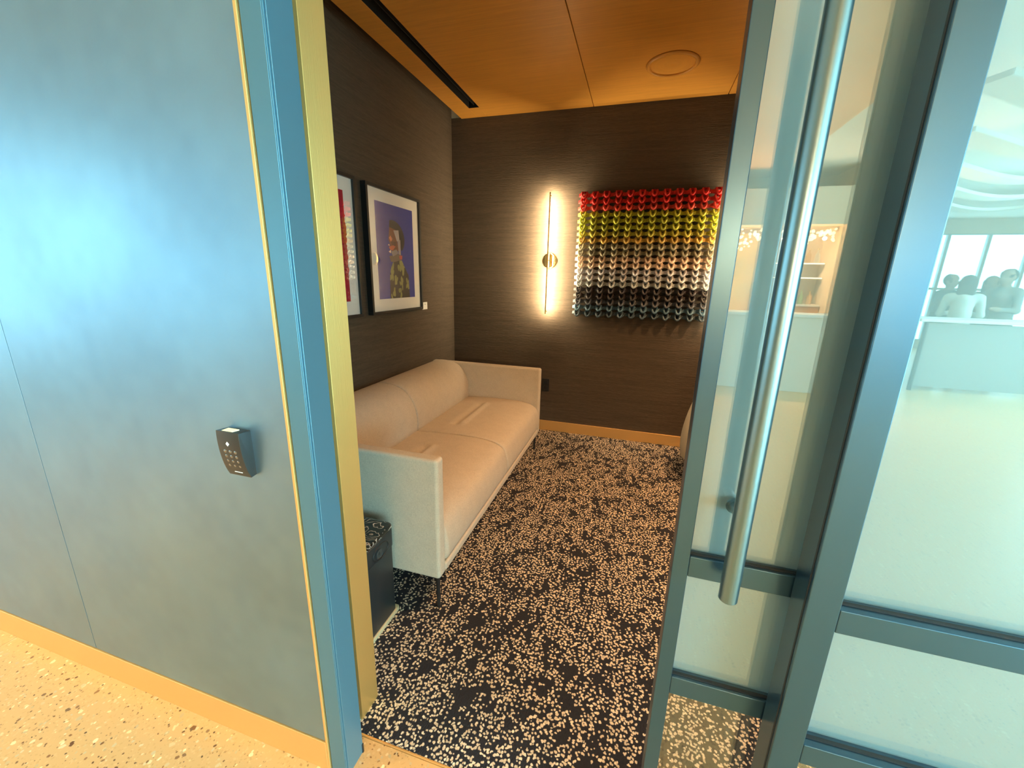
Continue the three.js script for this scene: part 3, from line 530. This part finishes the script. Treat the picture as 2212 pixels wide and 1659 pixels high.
// curved ceiling fins
for (let i = 0; i < 5; i++) {
  const c = new THREE.CatmullRomCurve3([[0, 0, 0], [1.0, -0.1, 0.5], [2.3, 0.02, 0.7], [3.6, -0.08, 0.3]].map((p) => new THREE.Vector3(...p))), s = new THREE.Shape(); s.moveTo(-0.02, 0); s.lineTo(0.02, 0); s.lineTo(0.02, -0.22); s.lineTo(-0.02, -0.22); s.closePath();
  const g = new THREE.ExtrudeGeometry(s, { steps: 40, bevelEnabled: false, extrudePath: c }), f = thing('ceiling_fin', 'curved cream fin under the hall ceiling', 'ceiling fin', [2.1 + i * 0.5, HALL_Y - 0.24, 2.2 + i * 1.15], 'curved fins under the hall ceiling');
  part('fin', uvMetres(toCreasedNormals(g, 0.5)), M.hallWhite, f);
}
// bar
{
  structMesh('wall_bar', merge([bx(0.4, 2.8, 0, HALL_Y, 6.0, 6.15, 0), bx(2.62, 2.8, 0, HALL_Y, 5.3, 6.0, 0), bx(0.4, 2.62, 2.3, 2.78, 5.3, 6.0, 0.004)]), M.hallPaint, 'warm painted niche of the bar');
  structMesh('trim_4', bx(0.5, 1.74, 1.0, 2.25, 5.94, 6.0, 0.004), S({ color: lin(0.85, 0.55, 0.2), roughness: 0.4, emissive: lin(1, 0.6, 0.2), emissiveIntensity: 0.6, name: 'glowing amber panel' }), 'amber panel of the bar with a glow of its own').name = 'window_5';  // amber bar panel, not a window; emissive glow brightens its reflection in the door
  const b = thing('bar_counter', 'pale bar counter in front of the bottle shelves', 'counter', [1.55, 0, 4.95]);
  part('front', bx(-1.1, 1.05, 0, 1.06, -0.02, 0.3, 0.004), M.hallWhite, b); part('worktop', bx(-1.15, 1.06, 1.06, 1.1, -0.08, 0.34, 0.006), M.paper, b);
  const r = thing('bar_shelves', 'back bar with two lit shelves', 'shelf', [2.18, 0, 5.86]);
  for (const y of [1.58, 1.79]) { const s = part('shelf', bx(-0.42, 0.42, y, y + 0.02, -0.11, 0.12, 0.002), M.paper, r); part('light_strip', bx(-0.42, 0.42, y, y + 0.014, -0.118, -0.1105, 0), M.led, s); }
  const bc = thing('back_counter', 'wooden counter under the lit bar shelves', 'counter', [2.18, 0, 5.86]);
  part('cabinet', bx(-0.43, 0.43, 0, 1.17, -0.2, 0.13, 0.004), M.wood, bc); part('worktop', bx(-0.435, 0.43, 1.17, 1.2, -0.22, 0.13, 0.004), M.paper, bc);
  const bottle = lathe([[0, 0], [0.034, 0], [0.036, 0.006], [0.036, 0.1], [0.03, 0.125], [0.013, 0.15], [0.012, 0.185], [0.014, 0.19], [0, 0.19]], 18);
  const tints = [[0.2, 0.28, 0.12], [0.5, 0.3, 0.1], [0.7, 0.7, 0.66], [0.35, 0.12, 0.06]]; seed = 55;
  for (let i = 0; i < 14; i++) { const low = i >= 7, tone = ['dark green', 'amber', 'frosted white', 'red brown'][i % 4], t = thing('bottle', low ? `small ${tone} bottle on the back bar counter` : `small ${tone} bottle on the upper lit bar shelf`, 'bottle', [1.83 + (i % 7) * 0.115, low ? 1.2 : 1.81, 5.84], low ? 'bottles on the back bar counter' : 'bottles on the upper bar shelf'); const c = tints[i % 4]; part('flask', bottle, S({ color: lin(...c), roughness: 0.15 }), t); part('cap', cyl(0.0145, 0.016, 12).translate(0, 0.198, 0), M.brassShine, t); }
  const g = thing('globe_garland', 'cluster of tiny glowing glass globes hanging under the bar canopy', 'lights', [1.9, 2.28, 5.5]), sg = new THREE.SphereGeometry(1, 12, 8);
  const gl = S({ color: lin(1, 0.95, 0.75), roughness: 0.3, emissive: lin(1, 0.82, 0.42), emissiveIntensity: 5 });
  seed = 77; for (let i = 0; i < 160; i++) { const x = rr(-0.9, 0.68), y = -0.02 - 0.3 * rnd() * (0.65 + 0.35 * Math.sin(x * 9)), m = part('glow_globe', sg, gl, g); m.scale.setScalar(rr(0.011, 0.026)); m.position.set(x, y, rr(-0.1, 0.1)); }
  part('wire', merge([bx(-0.9, 0.68, -0.004, 0, -0.1, -0.096, 0), bx(-0.9, 0.68, -0.004, 0, 0.096, 0.1, 0)]), M.brass, g);
  for (const x of [1.3, 1.9, 2.4]) { const l = new THREE.PointLight(lin(1, 0.74, 0.42), 9, 0, 2); l.name = 'globe_garland_light'; l.position.set(x, 2.12, 5.36); l.castShadow = true; scene.add(l); }
}
// people round a tall table in front of the far window
function person(x, z, turn, h, coat, hair, long, label, lean) {
  const t = thing('person', label, 'person', [x, 0, z]); t.rotation.y = turn;
  const s = h / 1.72, V = (a, b, c) => new THREE.Vector3(a * s, b * s, c * s);
  const J = [[V(-0.09, 0.9, 0), V(-0.1, 0.48, 0.01), 0.085, 0.058], [V(-0.1, 0.48, 0.01), V(-0.1, 0.09, -0.02), 0.058, 0.042], [V(-0.1, 0.05, -0.03), V(-0.1, 0.035, 0.13), 0.042, 0.032], [V(0.09, 0.9, 0), V(0.1, 0.48, 0.01), 0.085, 0.058], [V(0.1, 0.48, 0.01), V(0.1, 0.09, -0.02), 0.058, 0.042], [V(0.1, 0.05, -0.03), V(0.1, 0.035, 0.13), 0.042, 0.032],
    [V(0, 0.92, 0), V(0, 1.12, 0), 0.135, 0.125], [V(0, 1.12, 0), V(0, 1.32, lean), 0.125, 0.14], [V(-0.13, 1.38, lean), V(0.13, 1.38, lean), 0.075, 0.075], [V(-0.185, 1.38, lean), V(-0.23, 1.11, lean + 0.03), 0.055, 0.045], [V(-0.23, 1.11, lean + 0.03), V(-0.13, 1.12, 0.27), 0.043, 0.03], [V(-0.13, 1.12, 0.27), V(-0.1, 1.13, 0.34), 0.034, 0.026], [V(0.185, 1.38, lean), V(0.23, 1.11, lean + 0.03), 0.055, 0.045], [V(0.23, 1.11, lean + 0.03), V(0.13, 1.12, 0.27), 0.043, 0.03], [V(0.13, 1.12, 0.27), V(0.1, 1.13, 0.34), 0.034, 0.026],
    [V(0, 1.36, lean), V(0, 1.52, lean + 0.02), 0.058, 0.054], [V(0, 1.58, lean + 0.03), V(0, 1.64, lean + 0.025), 0.075, 0.088], [V(0, 1.545, lean + 0.06), V(0, 1.56, lean + 0.06), 0.05, 0.055], [V(0, 1.60, lean + 0.115), V(0, 1.575, lean + 0.135), 0.012, 0.014], [V(-0.082, 1.60, lean + 0.02), V(-0.085, 1.57, lean + 0.02), 0.017, 0.012], [V(0.082, 1.60, lean + 0.02), V(0.085, 1.57, lean + 0.02), 0.017, 0.012]];
  const pa = new THREE.Vector3(), ba = new THREE.Vector3();
  const cap = (p, [a, b, r0, r1]) => { ba.subVectors(b, a); pa.subVectors(p, a); const u = clamp(pa.dot(ba) / ba.lengthSq(), 0, 1); return pa.addScaledVector(ba, -u).length() - (r0 + (r1 - r0) * u) * s; };
  const dist = (p, k) => { let d = 9; for (const j of J) { const e = cap(p, j), q = clamp(0.5 + 0.5 * (d - e) / k, 0, 1); d = d * (1 - q) + e * q - k * q * (1 - q); } return d; };
  const mesh = (cx, cy, cz, half, res, keep) => { const mc = new MarchingCubes(res, new THREE.MeshStandardMaterial(), false, false, 90000); mc.isolation = 0; const p = new THREE.Vector3(); for (let k = 0; k < res; k++) for (let j = 0; j < res; j++) for (let i = 0; i < res; i++) { p.set(cx + half * (i - res / 2) / (res / 2), cy + half * (j - res / 2) / (res / 2), cz + half * (k - res / 2) / (res / 2)); mc.field[i + j * res + k * res * res] = -keep(p); } mc.update(); const n = mc.count, g = new THREE.BufferGeometry(), pos = mc.positionArray.slice(0, n * 3); for (let i = 0; i < n; i++) { pos[i * 3] = pos[i * 3] * half + cx; pos[i * 3 + 1] = pos[i * 3 + 1] * half + cy; pos[i * 3 + 2] = pos[i * 3 + 2] * half + cz; } g.setAttribute('position', new THREE.Float32BufferAttribute(pos, 3)); g.setAttribute('normal', new THREE.Float32BufferAttribute(mc.normalArray.slice(0, n * 3), 3)); return g; };
  const g = mesh(0, 0.88 * s, 0.08 * s, 0.95 * s, 84, (p) => dist(p, 0.035));
  const P = g.attributes.position, col = new Float32Array(P.count * 3), skin = [0.42, 0.26, 0.18];
  for (let i = 0; i < P.count; i++) { const y = P.getY(i) / s, z2 = P.getZ(i) / s, c = y > 1.46 || (z2 > 0.255 && y > 1) ? skin : y > 0.88 ? coat : y > 0.08 ? [0.03, 0.035, 0.05] : [0.02, 0.018, 0.016]; col.set(c, i * 3); }
  g.setAttribute('color', new THREE.BufferAttribute(col, 3));
  part('body', g, S({ vertexColors: true, roughness: 0.85 }), t);
  const hd = V(0, 1.63, lean + 0.012);
  const hg = mesh(hd.x, hd.y - (long ? 0.1 : 0.0), hd.z, 0.26 * s, 40, (p) => { const q = p.clone().sub(hd); let d = Math.hypot(q.x / 0.094, q.y / 0.112, q.z / 0.108) * 0.1 * s - 0.1 * s; if (long) { const a = Math.abs(q.x), e = Math.hypot(Math.max(a - 0.05 * s, 0), Math.max(Math.abs(q.y + 0.12 * s) - 0.11 * s, 0), q.z + 0.035 * s) - 0.06 * s; d = Math.min(d, e); } const face = 0.05 * s - (q.z - 0.02 * s) - Math.max(0, q.y - 0.03 * s) * 1.4; return Math.max(d, 0.0 * s - face); });
  part('hair', hg, flat(...hair, 0.7), t);
  const eyes = merge([-1, 1].map((k) => new THREE.SphereGeometry(0.009 * s, 8, 6).translate(k * 0.032 * s, 1.605 * s, (lean + 0.103) * s))); part('eyes', eyes, flat(0.05, 0.04, 0.03, 0.3), t);
}
person(5.31, 8.0, 2.7, 1.72, [0.05, 0.05, 0.06], [0.03, 0.025, 0.02], false, 'person in a dark jacket with short hair, mirrored at the tall table', 0.02);
person(4.92, 6.85, 0.5, 1.68, [0.62, 0.6, 0.55], [0.05, 0.03, 0.02], true, 'person in a pale top with shoulder length hair, mirrored at the tall table', 0.03);
person(5.98, 8.1, -2.6, 1.70, [0.2, 0.2, 0.22], [0.06, 0.04, 0.025], true, 'person in a grey top with long hair, mirrored at the tall table', 0.02);
person(5.72, 7.3, -1.9, 1.80, [0.3, 0.28, 0.26], [0.02, 0.02, 0.02], false, 'tall person in a brown jacket with short hair, mirrored at the tall table', 0.05);
{
  const t = thing('tall_table', 'tall pale table among the mirrored group of people', 'table', [5.0, 0, 6.1]);
  part('tabletop', bx(-1.1, 1.1, 1.02, 1.06, -0.3, 0.3, 0.006), M.paper, t);
  part('front_panel', bx(-1.0, 1.0, 0.06, 1.0, -0.2, -0.18, 0.003), flat(0.3, 0.31, 0.3), t);
  for (const [a, b] of [[-1, -0.24], [1, -0.24], [-1, 0.24], [1, 0.24]]) part('leg', bx(a - 0.02, a + 0.02, 0, 1.02, b - 0.02, b + 0.02, 0.003), M.black, t);
}
for (const [x, z, cd] of [[-2.6, 0.55, 32], [-0.35, 0.5, 26], [-4.4, 1.0, 26], [1.0, 0.9, 12], [1.6, 3.6, 40]]) unseen_downlight(x, HALL_Y, z, WARM, cd, 0.95, 'unseen small round recessed lamp in the cream hall ceiling', 'unseen recessed lamps of the hall');  // out of view, placed to warm the terrazzo and the sliding door

renderer.render(scene, camera);
